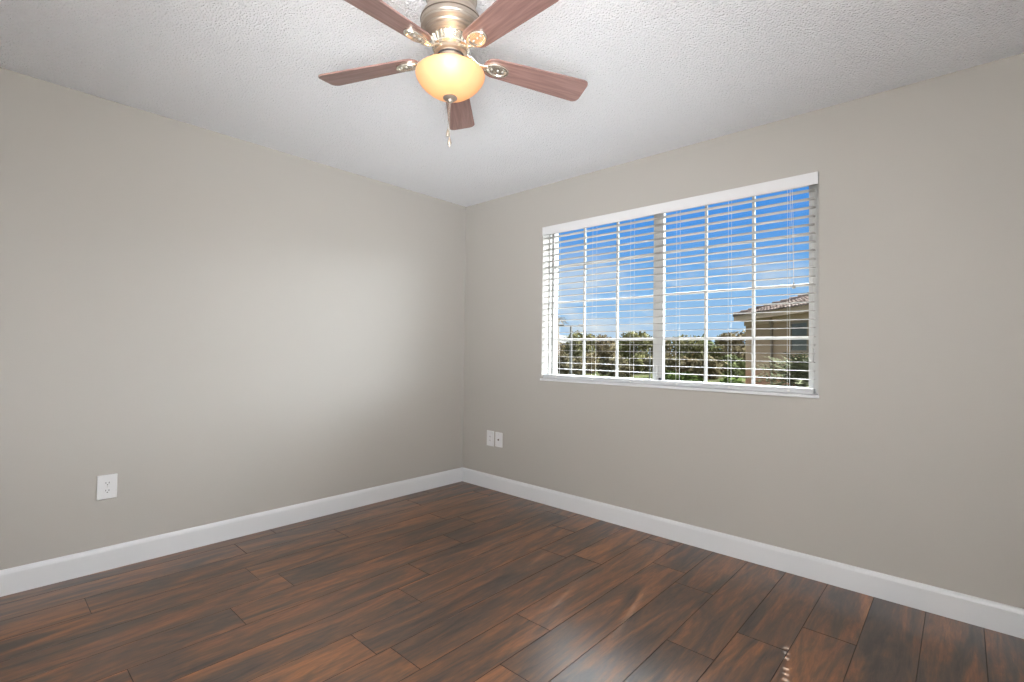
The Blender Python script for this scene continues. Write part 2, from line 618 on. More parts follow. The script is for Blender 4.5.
# plank floor: one mesh, every plank its own face with bevelled grooves
bm = B()
uvg = bm.loops.layers.uv.new('grain')
uvp = bm.loops.layers.uv.new('plank')
joints = {1: -2.585, 3: -1.873, 4: -2.159, 5: -2.557, 6: -1.54, 7: -1.896, 9: -1.314, 12: -1.04, 13: -2.0, 2: -0.75, 8: -0.62, 10: -0.40, 11: -1.75, 14: -0.55}
PL, PW, G = 1.215, 0.19, 0.0014
base = box(bm, (0, RY, -0.15), (RX, 0, -0.004))
for f in bm.faces:
    f.material_index = 1
rs = random.Random(3)
for k in range(-1, 20):
    x0, x1 = max(0, 0.113 + PW * k), min(RX, 0.113 + PW * (k + 1))
    if x1 - x0 < 0.01:
        continue
    j = joints.get(k, -rs.uniform(0.2, 1.2))
    ys = [j + PL * q for q in range(-5, 6)]
    ys = [RY] + [y for y in ys if RY + 0.02 < y < -0.02] + [0]
    for ya, yb in zip(ys, ys[1:]):
        ou, ov, rv = rs.uniform(0, 60), rs.uniform(0, 60), rs.random()
        lo = [bm.verts.new(p) for p in ((x0, ya, -0.004), (x1, ya, -0.004), (x1, yb, -0.004), (x0, yb, -0.004))]
        mi = [bm.verts.new((p.co.x + (G * .35 if i in (0, 3) else -G * .35), p.co.y + (G * .35 if i < 2 else -G * .35), -0.0012)) for i, p in enumerate(lo)]
        hi = [bm.verts.new((p.co.x + (G if i in (0, 3) else -G), p.co.y + (G if i < 2 else -G), 0)) for i, p in enumerate(lo)]
        top = bm.faces.new(hi)
        sides = [bm.faces.new((mi[i], mi[(i + 1) % 4], hi[(i + 1) % 4], hi[i])) for i in range(4)]
        low = [bm.faces.new((lo[i], lo[(i + 1) % 4], mi[(i + 1) % 4], mi[i])) for i in range(4)]
        for f in sides + low:
            f.material_index = 1
        for f in [top] + sides + low:
            for lp in f.loops:
                lp[uvg].uv = (lp.vert.co.y + ou, lp.vert.co.x + ov)
                lp[uvp].uv = (rv, rv)
struct('floor', bm, [M_floor, M_groove], 'dark rustic wood plank floor of the empty room')

# baseboards with an eased top edge
def baseboard(name, p0, p1, inward, label):
    p0, p1, n = Vector(p0), Vector(p1), Vector(inward)
    prof = [(0, 0), (0.014, 0), (0.014, 0.098), (0.011, 0.108), (0.006, 0.115), (0, 0.118)]
    bm = B()
    a = [bm.verts.new(p0 + n * d + Vector((0, 0, z))) for d, z in prof]
    b2 = [bm.verts.new(p1 + n * d + Vector((0, 0, z))) for d, z in prof]
    bm.faces.new(a); bm.faces.new(b2[::-1])
    for i in range(len(prof)):
        j = (i + 1) % len(prof)
        bm.faces.new((a[i], b2[i], b2[j], a[j]))
    struct(name, bm, M_white, label)
baseboard('baseboard_left', (0, RY, 0), (0, 0, 0), (1, 0, 0), 'white baseboard along the foot of the left wall')
baseboard('baseboard_back', (0.014, 0, 0), (RX, 0, 0), (0, -1, 0), 'white baseboard under the window wall')
baseboard('baseboard_right', (RX, RY, 0), (RX, -0.014, 0), (-1, 0, 0), 'white baseboard along the right end wall')
baseboard('baseboard_front', (0.014, RY, 0), (RX - 0.014, RY, 0), (0, 1, 0), 'white baseboard behind the viewer')

# ------------------------------------------------------------------ window
FY0, FY1 = 0.078, 0.150
bm = B()
FZ0, FZ1 = 0.949, WZ1
for a, b2 in (((WX0, FY0, FZ0), (0.899, FY1, FZ1)), ((2.690, FY0, FZ0), (WX1, FY1, FZ1)),
              ((0.899, FY0, FZ0), (2.690, FY1, FZ0 + 0.014)), ((0.899, FY0, FZ1 - 0.009), (2.690, FY1, FZ1))):
    box(bm, a, b2, bevel=0.003)
win = struct('window_1', bm, M_vinyl, 'wide white sliding window with grilles in the back wall')
def sash(x0, x1, y0, wl_, wr_, gx, label):
    bm = B()
    y1 = y0 + 0.026
    z0, z1 = FZ0 + 0.010, FZ1 - 0.006
    zb, zt = z0 + 0.020, z1 - 0.020
    for a, b2 in (((x0, y0, z0), (x0 + wl_, y1, z1)), ((x1 - wr_, y0, z0), (x1, y1, z1)),
                  ((x0 + wl_, y0, z0), (x1 - wr_, y1, zb)), ((x0 + wl_, y0, zt), (x1 - wr_, y1, z1))):
        box(bm, a, b2, bevel=0.002)
    s = obj('sash', bm, M_vinyl, win)
    s['label'] = label
    bm = B()
    for x in gx:
        box(bm, (x - 0.0085, y0 + 0.006, zb), (x + 0.0085, y0 + 0.020, zt), bevel=0.003)
    for z in (1.812, 1.537, 1.247):
        box(bm, (x0 + wl_, y0 + 0.007, z - 0.0075), (x1 - wr_, y0 + 0.019, z + 0.0075), bevel=0.003)
    obj('grille', bm, M_vinyl, s)
    bm = B()
    box(bm, (x0 + wl_ - 0.003, y0 + 0.011, zb - 0.003), (x1 - wr_ + 0.003, y0 + 0.015, zt + 0.003))
    obj('pane', bm, M_pane, s)
    return s
sl = sash(0.897, 1.825, 0.110, 0.019, 0.073, (1.193, 1.472), 'left sliding sash')
sr = sash(1.790, 2.693, 0.082, 0.046, 0.025, (2.110, 2.385), 'right sliding sash')
bm = B(); box(bm, (1.790, 0.070, 1.005), (1.800, 0.083, 1.07), bevel=0.002)
obj('pull_handle', bm, M_vinyl, sr)
bm = B(); box(bm, (1.812, 0.068, 0.978), (1.834, 0.083, 0.994), bevel=0.003)
obj('sash_latch', bm, M_dark, sr)['label'] = 'small black latch'
bm = B(); box(bm, (2.680, 0.070, 1.12), (2.692, 0.083, 1.19), bevel=0.003)
obj('sash_lock', bm, M_vinyl, sr)
bm = B(); box(bm, (WX0 - 0.006, -0.014, WZ0), (WX1 + 0.004, 0, 0.949), bevel=0.003)
box(bm, (WX0 + 0.0005, 0, WZ0 + 0.0005), (WX1 - 0.0005, WT - 0.02, 0.949))
obj('window_sill', bm, M_white, win)

# ------------------------------------------------------------------ blind
BX0, BX1, BY, SP = 0.893, 2.706, 0.032, 0.0457
Z0 = 1.0270                                             # lowest slat
ladders = (1.021, 1.345, 1.645, 1.965, 2.279, 2.588)
blind = thing('window_blind', 'white two inch faux wood blind hanging open in the window', 'blind', ((BX0 + BX1) / 2, BY, 0.949))
BO = Vector(blind.location)
def bobj(name, bm, m, parent=blind, **kw):
    bmesh.ops.translate(bm, verts=bm.verts, vec=-BO)
    return obj(name, bm, m, parent, **kw)
bm = B(); box(bm, (WX0 + 0.001, -0.012, 2.048), (WX1 - 0.001, -0.002, 2.1125), bevel=0.003)
bobj('valance', bm, M_valance)
bm = B(); box(bm, (BX0, 0.002, 2.064), (BX1, 0.062, 2.112), bevel=0.002)
bobj('head_rail', bm, M_slat)
bm = B(); box(bm, (BX0, BY - 0.026, 0.9505), (BX1, BY + 0.026, 0.9800), bevel=0.005)
rail = bobj('bottom_rail', bm, M_rail)
for x in ladders:
    bm = B(); lathe(bm, [(0, 0.004), (0.005, 0.004), (0.0065, 0.001), (0.0065, -0.001)], 14)
    bmesh.ops.rotate(bm, verts=bm.verts, cent=(0, 0, 0), matrix=Matrix.Rotation(R(90), 3, 'X'))
    bmesh.ops.translate(bm, verts=bm.verts, vec=(x, BY - 0.0265, 0.962))
    bobj('cord_plug', bm, M_cord, rail, smooth=True, angle=40)
# one slat with a real slot for each cord, then copies
bm = B()
xs = [BX0]
for x in ladders:
    xs += [x - 0.010, x + 0.010]
xs.append(BX1)
yy = [(-0.025, 0.0), (-0.015, 0.0002), (-0.0054, 0.0003), (0.0054, 0.0003), (0.015, 0.0002), (0.025, 0.0)]
gv = [[bm.verts.new((x, BY + y, z)) for y, z in yy] for x in xs]
for i in range(len(xs) - 1):
    for j in range(5):
        if i % 2 == 1 and j == 2 and i != 9:
            continue
        bm.faces.new((gv[i][j], gv[i + 1][j], gv[i + 1][j + 1], gv[i][j + 1]))
bmesh.ops.recalc_face_normals(bm, faces=bm.faces)
bmesh.ops.solidify(bm, geom=list(bm.faces), thickness=0.0024)
bmesh.ops.translate(bm, verts=bm.verts, vec=(0, 0, BO.z))
slat = bobj('slat', bm, M_slat)
slat.location.z = Z0 - BO.z
for k in range(1, 23):
    c = slat.copy()
    col.objects.link(c)
    c.parent = blind
    c.location.z = Z0 + SP * k - BO.z
for x in ladders:
    bm = B()
    for y in (BY - 0.0262, BY + 0.0262):
        tube(bm, [(x - 0.006, y, 0.979), (x - 0.006, y, 2.064)], 0.0007, 5)
    for k in range(23):
        z = Z0 + SP * k - 0.0022
        tube(bm, [(x - 0.006, BY - 0.0262, z), (x - 0.006, BY + 0.0262, z)], 0.0005, 4)
    bobj('ladder_cord', bm, M_cord)
bm = B(); tube(bm, [(0.998, -0.0005, 2.05), (0.998, -0.0005, 1.29), (0.998, -0.0005, 1.273)], [0.004, 0.004, 0.0055], 6)
tube(bm, [(0.998, -0.0005, 2.05), (0.998, 0.010, 2.068)], 0.002, 6)
bobj('tilt_wand', bm, M_wand)
bm = B()
for dx in (-0.006, 0.004):
    tube(bm, [(2.6 + dx, 0.0015, 2.075), (2.612 + dx * .6, -0.002, 1.8), (2.6145, -0.002, 1.537)], 0.0009, 5)
lc = bobj('lift_cord', bm, M_cord)
bm = B(); lathe(bm, [(0, 0.030), (0.004, 0.030), (0.0055, 0.020), (0.009, 0.004), (0.0085, 0), (0, 0)], 14)
bmesh.ops.translate(bm, verts=bm.verts, vec=(2.6145, -0.003, 1.511))
bobj('tassel', bm, M_wand, lc, smooth=True, angle=40)

# ------------------------------------------------------------------ wall plates
def plate(name, label, cat, loc, rz, w, h):
    """local: x right along the wall, y into the room (-y is the wall), z up"""
    t = thing(name, label, cat, loc, rz)
    bm = B(); box(bm, (-w / 2, 0, -h / 2), (w / 2, 0.007, h / 2), bevel=0.003)
    obj('cover_plate', bm, M_plastic, t)
    return t
# duplex outlet on the left wall, local y = +x world
o1 = plate('wall_outlet', 'white duplex electrical outlet low on the left wall', 'outlet', (0, -2.470, 0.428), R(-90), 0.082, 0.125)
for zc in (0.0195, -0.0195):
    bm = B()
    prof = [(0.017 * cos(a) if abs(cos(a)) < 0.995 else 0.017 * cos(a), max(-0.0135, min(0.0135, 0.0172 * sin(a)))) for a in [2 * pi * i / 32 for i in range(32)]]
    prism(bm, prof, 0, 0.0025)
    bmesh.ops.rotate(bm, verts=bm.verts, cent=(0, 0, 0), matrix=Matrix.Rotation(R(-90), 3, 'X'))
    bmesh.ops.translate(bm, verts=bm.verts, vec=(0, 0.0065, zc))
    rc = obj('receptacle', bm, M_plastic, o1)
    for sx, hh in ((-0.0065, 0.0042), (0.0065, 0.0036)):
        bm = B(); box(bm, (sx - 0.0014, 0.0086, zc + 0.002 - hh), (sx + 0.0014, 0.0094, zc + 0.002 + hh))
        obj('blade_slot', bm, M_dark, rc)
    bm = B(); lathe(bm, [(0, 0.0008), (0.0026, 0.0008), (0.0026, 0)], 12)
    bmesh.ops.rotate(bm, verts=bm.verts, cent=(0, 0, 0), matrix=Matrix.Rotation(R(-90), 3, 'X'))
    bmesh.ops.translate(bm, verts=bm.verts, vec=(0, 0.0087, zc - 0.0082))
    obj('ground_hole', bm, M_dark, rc)
bm = B(); lathe(bm, [(0, 0.0012), (0.0022, 0.0010), (0.003, 0)], 12)
bmesh.ops.rotate(bm, verts=bm.verts, cent=(0, 0, 0), matrix=Matrix.Rotation(R(-90), 3, 'X'))
bmesh.ops.translate(bm, verts=bm.verts, vec=(0, 0.007, 0))
obj('screw', bm, M_metalscrew, o1)
# flat insert plate and coax jack under the window wall, local y = -y world
o2 = plate('wall_outlet', 'white wall plate with tall flat insert, left of the cable jack', 'outlet', (0.3475, 0, 0.419), pi, 0.082, 0.127)
bm = B(); box(bm, (-0.0165, 0.0065, -0.0335), (0.0165, 0.0088, 0.0335), bevel=0.001)
ins = obj('insert', bm, M_plastic, o2)
for sz in (0.016, -0.016):
    for sx in (-0.006, 0.006):
        bm = B(); box(bm, (sx - 0.0012, 0.0087, sz - 0.004), (sx + 0.0012, 0.0093, sz + 0.004))
        obj('blade_slot', bm, M_dark, ins)
for sz in (0.048, -0.048):
    bm = B(); lathe(bm, [(0, 0.0012), (0.0022, 0.0010), (0.003, 0)], 12)
    bmesh.ops.rotate(bm, verts=bm.verts, cent=(0, 0, 0), matrix=Matrix.Rotation(R(-90), 3, 'X'))
    bmesh.ops.translate(bm, verts=bm.verts, vec=(0, 0.007, sz))
    obj('screw', bm, M_plastic, o2)
o3 = plate('cable_jack', 'white wall plate with a dark round cable jack at its centre', 'cable jack', (0.446, 0, 0.420), pi, 0.080, 0.121)
bm = B(); lathe(bm, [(0, 0.012), (0.0030, 0.012), (0.0045, 0.011), (0.0045, 0.004), (0.0075, 0.004), (0.0075, 0)], 6)
bmesh.ops.rotate(bm, verts=bm.verts, cent=(0, 0, 0), matrix=Matrix.Rotation(R(-90), 3, 'X'))
bmesh.ops.translate(bm, verts=bm.verts, vec=(0, 0.0068, 0))
obj('connector', bm, M_pewter_d, o3)['label'] = 'dark threaded connector'
for sz in (0.042, -0.042):
    bm = B(); lathe(bm, [(0, 0.0012), (0.0022, 0.0010), (0.003, 0)], 12)
    bmesh.ops.rotate(bm, verts=bm.verts, cent=(0, 0, 0), matrix=Matrix.Rotation(R(-90), 3, 'X'))
    bmesh.ops.translate(bm, verts=bm.verts, vec=(0, 0.007, sz))
    obj('screw', bm, M_metalscrew, o3)

# ------------------------------------------------------------------ ceiling fan
FX, FYc, FS = 1.9362, -1.8303, 0.894
fan = thing('ceiling_fan', 'five blade wooden ceiling fan with lit amber glass bowl, mounted flush to ceiling', 'ceiling fan', (FX, FYc, H))
fan.scale = (FS, FS, FS)
DROP = -0.1244                                            # heights below are measured from a plane this far under the ceiling
bm = B(); lathe(bm, [(0, .1240), (.100, .1240), (.102, .085), (.096, .080), (.096, .045), (.100, .040), (.106, .030), (.113, .018), (.118, .008),
                     (.1195, 0), (.1195, -.020), (.1165, -.025), (.119, -.030), (.118, -.035), (.111, -.040), (.105, -.043), (.107, -.047),
                     (.104, -.052), (.097, -.055), (.099, -.059), (.094, -.063), (.087, -.066), (.089, -.069), (.082, -.073), (0, -.073)], 64)
mh = obj('motor_housing', bm, M_pewter, fan, smooth=True, angle=28)
bm = B(); lathe(bm, [(0.1190, 0.0005), (0.1215, -0.001), (0.1215, -0.004), (0.1190, -0.0055)], 64)
obj('housing_band', bm, M_pewter_d, mh, smooth=True, angle=40)['label'] = 'darker ring round the housing'
bm = B(); lathe(bm, [(0, -.072), (.078, -.072), (.083, -.076), (.080, -.081), (.070, -.100), (.074, -.104), (.074, -.110), (.066, -.114), (0, -.114)], 96,
             flute=lambda k, i: 1.0 if k not in (2, 3, 4) else (1.0 if i % 4 < 2 else 0.90))
obj('fluted_flywheel', bm, M_pewter_l, fan)
bm = B(); lathe(bm, [(0, -.113), (.061, -.113), (.063, -.118), (.063, -.128), (.052, -.132), (.050, -.150), (.054, -.153), (.056, -.180), (.02, -.187), (0, -.187)], 48)
fit = obj('light_fitter', bm, M_pewter, fan, smooth=True, angle=30)
bm = B(); lathe(bm, [(.0500, -.136), (.0535, -.137), (.0535, -.143), (.0490, -.144)], 48)
obj('fitter_gap', bm, M_dark, fit)['label'] = 'black ring'
bm = B(); tube(bm, [(0, 0, -0.186), (0, 0, -0.305)], 0.005, 10)
obj('centre_rod', bm, M_pewter, fan)
# glass bowl, open on top, with thickness
outer = [(.126, -.205), (.1325, -.206), (.1365, -.210), (.1372, -.215), (.1355, -.223), (.130, -.234), (.120, -.248), (.108, -.261), (.094, -.273), (.078, -.284), (.056, -.295), (.034, -.301), (.010, -.305)]
inner = [(max(0.006, r - 0.004), z + 0.003) for r, z in outer[::-1]]
inner[-1] = (.126, -.208)
bm = B(); lathe(bm, outer + inner + [outer[0]], 64)
bmesh.ops.remove_doubles(bm, verts=bm.verts, dist=1e-5)
obj('glass_bowl', bm, M_bowl, fan, smooth=True)['label'] = 'lit amber frosted glass bowl'
bm = B(); lathe(bm, [(0, -.302), (.027, -.3025), (.029, -.306), (.023, -.311), (.012, -.314), (.010, -.320), (.006, -.324), (0, -.325)], 24)
fin = obj('finial', bm, M_pewter, fan, smooth=True, angle=40)
# three bulbs on short sockets
for k, a in enumerate((R(-40), R(80), R(200))):
    u = Vector((cos(a), sin(a), 0))
    bm = B(); tube(bm, [u * 0.040 + Vector((0, 0, -0.184)), u * 0.062 + Vector((0, 0, -0.203))], 0.011, 12)
    sk = obj('lamp_socket', bm, M_plastic, fan)
    bm = B()
    bmesh.ops.create_icosphere(bm, subdivisions=2, radius=0.014, matrix=Matrix.Translation(u * 0.076 + Vector((0, 0, -0.215))) @ Matrix.Diagonal((1, 1, 1.2, 1)))
    obj('bulb', bm, M_bulb, sk, smooth=True)['label'] = 'glowing bulb'
    lo = light('bulb_light', 'POINT', (0.26, 0.22, 0.22)[k], (1, 0.80, 0.52), u * (0.106 if k == 0 else 0.055) + Vector((0, 0, -0.222 if k == 0 else -0.205)), shadow_soft_size=0.012)
    lo.parent = fan
# blades
ZB = -0.1413
PIT = -0.1925
def blade_outline():
    r0, r1, w0, w1 = 0.136, 0.588, 0.099, 0.131
    pts = []
    for i in range(13):                       # rounded root
        a = pi / 2 + pi * i / 12
        pts.append((r0 + 0.042 + 0.042 * cos(a), w0 / 2 * sin(a)))
    rc = 0.024
    for cy, a0 in ((-w1 / 2 + rc, -pi / 2), (w1 / 2 - rc, 0)):
        for i in range(7):
            a = a0 + pi / 2 * i / 6
            pts.append((r1 - rc + rc * cos(a), cy + rc * sin(a)))
    return pts
PM = Matrix.Rotation(PIT, 4, 'X')
bm = B(); prism(bm, blade_outline(), 0.0, 0.0065)
bmesh.ops.bevel(bm, geom=[e for e in bm.edges if abs(e.verts[0].co.z - e.verts[1].co.z) < 1e-6], offset=0.0015, segments=1, affect='EDGES')
bmesh.ops.transform(bm, matrix=PM, verts=bm.verts)
blade0 = obj('blade', bm, M_blade, fan)
blade0['label'] = 'reddish brown wooden blade'
# blade iron: curved arm plus an oval medallion under the blade root
bm = B()
tube(bm, [(0.062, 0.0, 0.022), (0.084, 0.0, 0.016), (0.106, 0.0, 0.002), (0.124, 0.0, -0.006), (0.150, 0.0, -0.006)], [0.012, 0.011, 0.010, 0.012, 0.017], 12, flat=0.42)
arm0 = obj('blade_arm', bm, M_pewter_l, fan, smooth=True, angle=50)
bm = B()
N = 40
prof = [(1.0, 0.0), (1.02, -0.005), (0.97, -0.0095), (0.86, -0.0105), (0.76, -0.0085), (0.70, -0.0045), (0.62, -0.0035), (0.40, -0.0040), (0.0, -0.0045)]
rings = []
for r, z in prof:
    if r == 0:
        rings.append([bm.verts.new((0.193, 0, z))])
    else:
        rings.append([bm.verts.new((0.193 + 0.050 * r * cos(2 * pi * i / N), 0.033 * r * sin(2 * pi * i / N), z)) for i in range(N)])
for a, b2 in zip(rings, rings[1:]):
    for i in range(N):
        j = (i + 1) % N
        bm.faces.new((a[i], a[j], b2[j], b2[i]) if len(b2) > 1 else (a[i], a[j], b2[0]))
bmesh.ops.transform(bm, matrix=PM, verts=bm.verts)
med0 = obj('medallion', bm, M_pewter_l, arm0, smooth=True, angle=50)
scr = []
for dx in (-0.022, 0.004, 0.026):
    bm = B(); lathe(bm, [(0, -0.0085), (0.003, -0.008), (0.0048, -0.0055), (0.005, -0.003)], 12)
    bmesh.ops.translate(bm, verts=bm.verts, vec=(0.193 + dx, 0, 0))
    bmesh.ops.transform(bm, matrix=PM, verts=bm.verts)
    scr.append(obj('screw', bm, M_metalscrew, arm0, smooth=True))
ang0 = 61.604
sag = (0.0578, 0.036, 0.0201, 0.0643, 0.0876)              # each blade droops a little, unevenly
for k in range(5):
    a = R(ang0 + 72 * k)
    for src, kids in ((blade0, []), (arm0, [med0] + scr)):
        if k == 0:
            o = src
        else:
            o = src.copy()
            col.objects.link(o)
            o.parent = fan
            for ch in kids:
                c = ch.copy()
                col.objects.link(c)
                c.parent = o
        o.location = (0, 0, ZB)
        o.rotation_euler = (0, sag[k], a)
# pull chains: beaded lines with a fob each
def chain(x, y, z0, z1, kind):
    bm = B()
    nb = int((z0 - z1) / 0.0042)
    tube(bm, [(x, y, z0), (x, y, z1)], 0.0006, 5)
    for i in range(nb):
        bmesh.ops.create_icosphere(bm, subdivisions=1, radius=0.0016, matrix=Matrix.Translation((x, y, z0 - (i + .5) * (z0 - z1) / nb)))
    c = obj('pull_chain', bm, M_pewter_l, fan)
    bm = B()
    if kind == 0:
        pr = [(0, 0), (0.003, -0.001), (0.004, -0.005), (0.006, -0.012), (0.0075, -0.026), (0.006, -0.029), (0, -0.030)]
    else:
        pr = [(0, 0), (0.003, -0.001), (0.004, -0.006), (0.0065, -0.014), (0.0085, -0.024), (0.006, -0.031), (0.003, -0.034), (0.002, -0.040), (0, -0.041)]
    lathe(bm, pr, 16)
    bmesh.ops.translate(bm, verts=bm.verts, vec=(x, y, z1))
    obj('fob', bm, M_pewter, c, smooth=True, angle=50)
chain(-0.005, -0.005, -0.316, -0.430, 0)
chain(0.001, -0.001, -0.323, -0.462, 1)
for o in fan.children:
    o.location.z += DROP

# ------------------------------------------------------------------ outdoors
GZ = -0.15
bm = B(); box(bm, (-130, WT + 0.02, GZ - 0.4), (90, 170, GZ))
gr = struct('ground', bm, M_ground, 'patchy lawn and earth outside the window')
bm = B(); box(bm, (-1.5, WT, 2.55), (5.5, 0.74, 2.70)); box(bm, (-1.5, 0.74, 2.53), (5.5, 0.77, 2.74))
struct('roof_eave', bm, M_fascia, 'overhanging roof eave outside above the window')

bm = B(); box(bm, (-9, WT + 0.03, GZ - 0.05), (13, 9.5, GZ + 0.03))  # unseen slab, added to bounce daylight up through the slats
M_bounce_slab = mat('bounce_slab_grey', (0.13, 0.125, 0.115), 0.85, bump=0.3, bscale=60, var=0.08, vscale=2)
struct('patio', bm, M_bounce_slab, 'added unseen slab outside under the window, bouncing light up')

# neighbouring house with hip roof
e = Vector((0.664, -0.749, 0)).normalized()
nn = Vector((0.749, 0.664, 0)).normalized()
P0 = Vector((-4.11, 19.5, GZ))
house = thing('neighbour_house', 'tan stucco house with grey tiled hip roof beyond the window', 'house', P0)
RM = Matrix((e, nn, Vector((0, 0, 1)))).transposed()      # local x along the eave, y away from the window
LE, LN, EH = 9.0, 9.0, 2.70                               # eave lengths, soffit height above the ground
def hobj(name, bm, m, parent=None, **kw):
    bmesh.ops.transform(bm, matrix=RM.to_4x4(), verts=bm.verts)
    return obj(name, bm, m, parent or house, **kw)
bm = B(); box(bm, (0.36, 0.36, 0), (LE - 0.36, LN - 0.36, EH + 0.02))
hobj('house_wall', bm, M_stain)
bm = B(); box(bm, (0.03, 0.03, EH), (LE - 0.03, LN - 0.03, EH + 0.05))
for a, b2 in (((0, 0, EH - 0.02), (LE, 0.03, EH + 0.22)), ((0, LN - 0.03, EH - 0.02), (LE, LN, EH + 0.22)),
              ((0, 0, EH - 0.02), (0.03, LN, EH + 0.22)), ((LE - 0.03, 0, EH - 0.02), (LE, LN, EH + 0.22))):
    box(bm, a, b2)
hobj('fascia', bm, M_fascia)
# wall band (frieze) under the soffit
bm = B(); box(bm, (0.31, 0.31, EH - 0.22), (LE - 0.31, 0.36, EH)); box(bm, (0.31, 0.31, EH - 0.22), (0.36, LN - 0.31, EH))
hobj('frieze', bm, M_fascia)
# roof: four barrel-tiled slopes
bm = B()
slope = math.tan(R(18.0))
def roof_face(org, ax, ay, length):
    """org corner, ax along the eave, ay up the slope (plan), triangle to the apex"""
    n_c, per, cs = int(length / 0.06), 0.24, 0.36
    rows = int(length / 2 / cs)
    for r in range(rows):
        d0, d1 = r * cs, min((r + 1) * cs + 0.05, length / 2)
        prev = None
        for i in range(n_c + 1):
            s = length * i / n_c
            q = []
            for d, lift in ((d0, 0.045), (d1, 0.0)):
                s2 = min(max(s, d), length - d)
                zz = EH + 0.20 + d * slope + lift + 0.035 * abs(sin(pi * s / per))
                q.append(bm.verts.new(org + ax * s2 + ay * (d - 0.05) + Vector((0, 0, zz))))
            b0 = bm.verts.new(q[0].co - Vector((0, 0, 0.06)))
            if prev:
                bm.faces.new((prev[0], q[0], q[1], prev[1]))
                bm.faces.new((prev[2], b0, q[0], prev[0]))
            prev = (q[0], q[1], b0)
X, Y = Vector((1, 0, 0)), Vector((0, 1, 0))
roof_face(Vector((0, 0, 0)), X, Y, LE)
roof_face(Vector((0, LN, 0)), -Y, X, LN)
roof_face(Vector((LE, LN, 0)), -X, -Y, LE)
roof_face(Vector((LE, 0, 0)), Y, -X, LN)
for c in (Vector((0, 0, 0)), Vector((LE, 0, 0)), Vector((0, LN, 0)), Vector((LE, LN, 0))):   # hip caps
    ap = Vector((LE / 2, LN / 2, 0))
    for i in range(20):
        a, b2 = c.lerp(ap, i / 20), c.lerp(ap, (i + 1.15) / 20)
        za, zb = (EH + 0.26 + LE / 2 * slope * i / 20), (EH + 0.26 + LE / 2 * slope * (i + 1.15) / 20)
        tube(bm, [a + Vector((0, 0, za + 0.02)), b2 + Vector((0, 0, zb - 0.02))], [0.11, 0.09], 8)
hobj('tiled_roof', bm, M_roof)
bm = B(); box(bm, (2.56, 0.29, 0), (2.66, 0.36, EH - 0.02), bevel=0.01); box(bm, (2.51, 0.26, EH - 0.28), (2.71, 0.36, EH - 0.10), bevel=0.01)
hobj('downspout', bm, M_downspout)
bm = B()
for a, b2 in (((3.92, 0.31, 1.40), (3.99, 0.37, 2.40)), ((4.95, 0.31, 1.40), (5.02, 0.37, 2.40)), ((3.92, 0.31, 1.36), (5.02, 0.37, 1.43)), ((3.92, 0.31, 2.37), (5.02, 0.37, 2.44))):
    box(bm, a, b2)
hw = hobj('house_window', bm, M_downspout)
bm = B(); box(bm, (3.99, 0.33, 1.43), (4.95, 0.355, 2.37)); hobj('house_pane', bm, M_winglass, hw)

# plants
def leaf_cloud(bm, blobs, n, size, rs):
    for _ in range(n):
        c, rad, sq = rs.choice(blobs)
        d = Vector((rs.gauss(0, 1), rs.gauss(0, 1), rs.gauss(0, 1))).normalized()
        p = Vector(c) + Vector((d.x * rad, d.y * rad, d.z * rad * sq)) * rs.uniform(0.62, 1.05)
        a = Vector((rs.gauss(0, 1), rs.gauss(0, 1), rs.gauss(0, 1))).normalized()
        b2 = a.cross(d + Vector((0.01, 0, 0))).normalized()
        s = size * rs.uniform(0.6, 1.4)
        vs = [bm.verts.new(p + a * s), bm.verts.new(p + b2 * s * 0.45), bm.verts.new(p - a * s), bm.verts.new(p - b2 * s * 0.45)]
        bm.faces.new(vs)

def tree(name, label, cat, loc, h, r, m, seed, trunk=True, n=2600, group=None):
    rs = random.Random(seed)
    t = thing(name, label, cat, (loc[0], loc[1], GZ), 0, group)
    bm = B()
    blobs = []
    for i in range(11):
        a = rs.uniform(0, 2 * pi)
        q = rs.uniform(0.15, 0.72) * r
        br = r * rs.uniform(0.32, 0.52)
        zlo = (0.12 if trunk else 0.05) * h
        blobs.append(((q * cos(a), q * sin(a), rs.uniform(zlo + br * 0.4, max(zlo + br * .5, h - br * 0.85))), br, 0.85))
    blobs.append(((0, 0, h - r * 0.36), r * 0.42, 0.9))
    leaf_cloud(bm, blobs, n, 0.125 if trunk else 0.11, rs)
    obj('foliage', bm, m, t)
    bm = B()
    tube(bm, [(0, 0, -0.05), (0.03, 0.02, h * 0.25), (0.06, 0, h * 0.5)], [0.10 * h / 3, 0.075 * h / 3, 0.05 * h / 3], 8)
    for i in range(5):
        c = blobs[i][0]
        tube(bm, [(0.03, 0.02, h * 0.22), (c[0] * .5, c[1] * .5, h * .3 + c[2] * .25), c], [0.05 * h / 3, 0.03 * h / 3, 0.012], 6)
    obj('trunk' if trunk else 'stems', bm, M_bark, t)
    return t

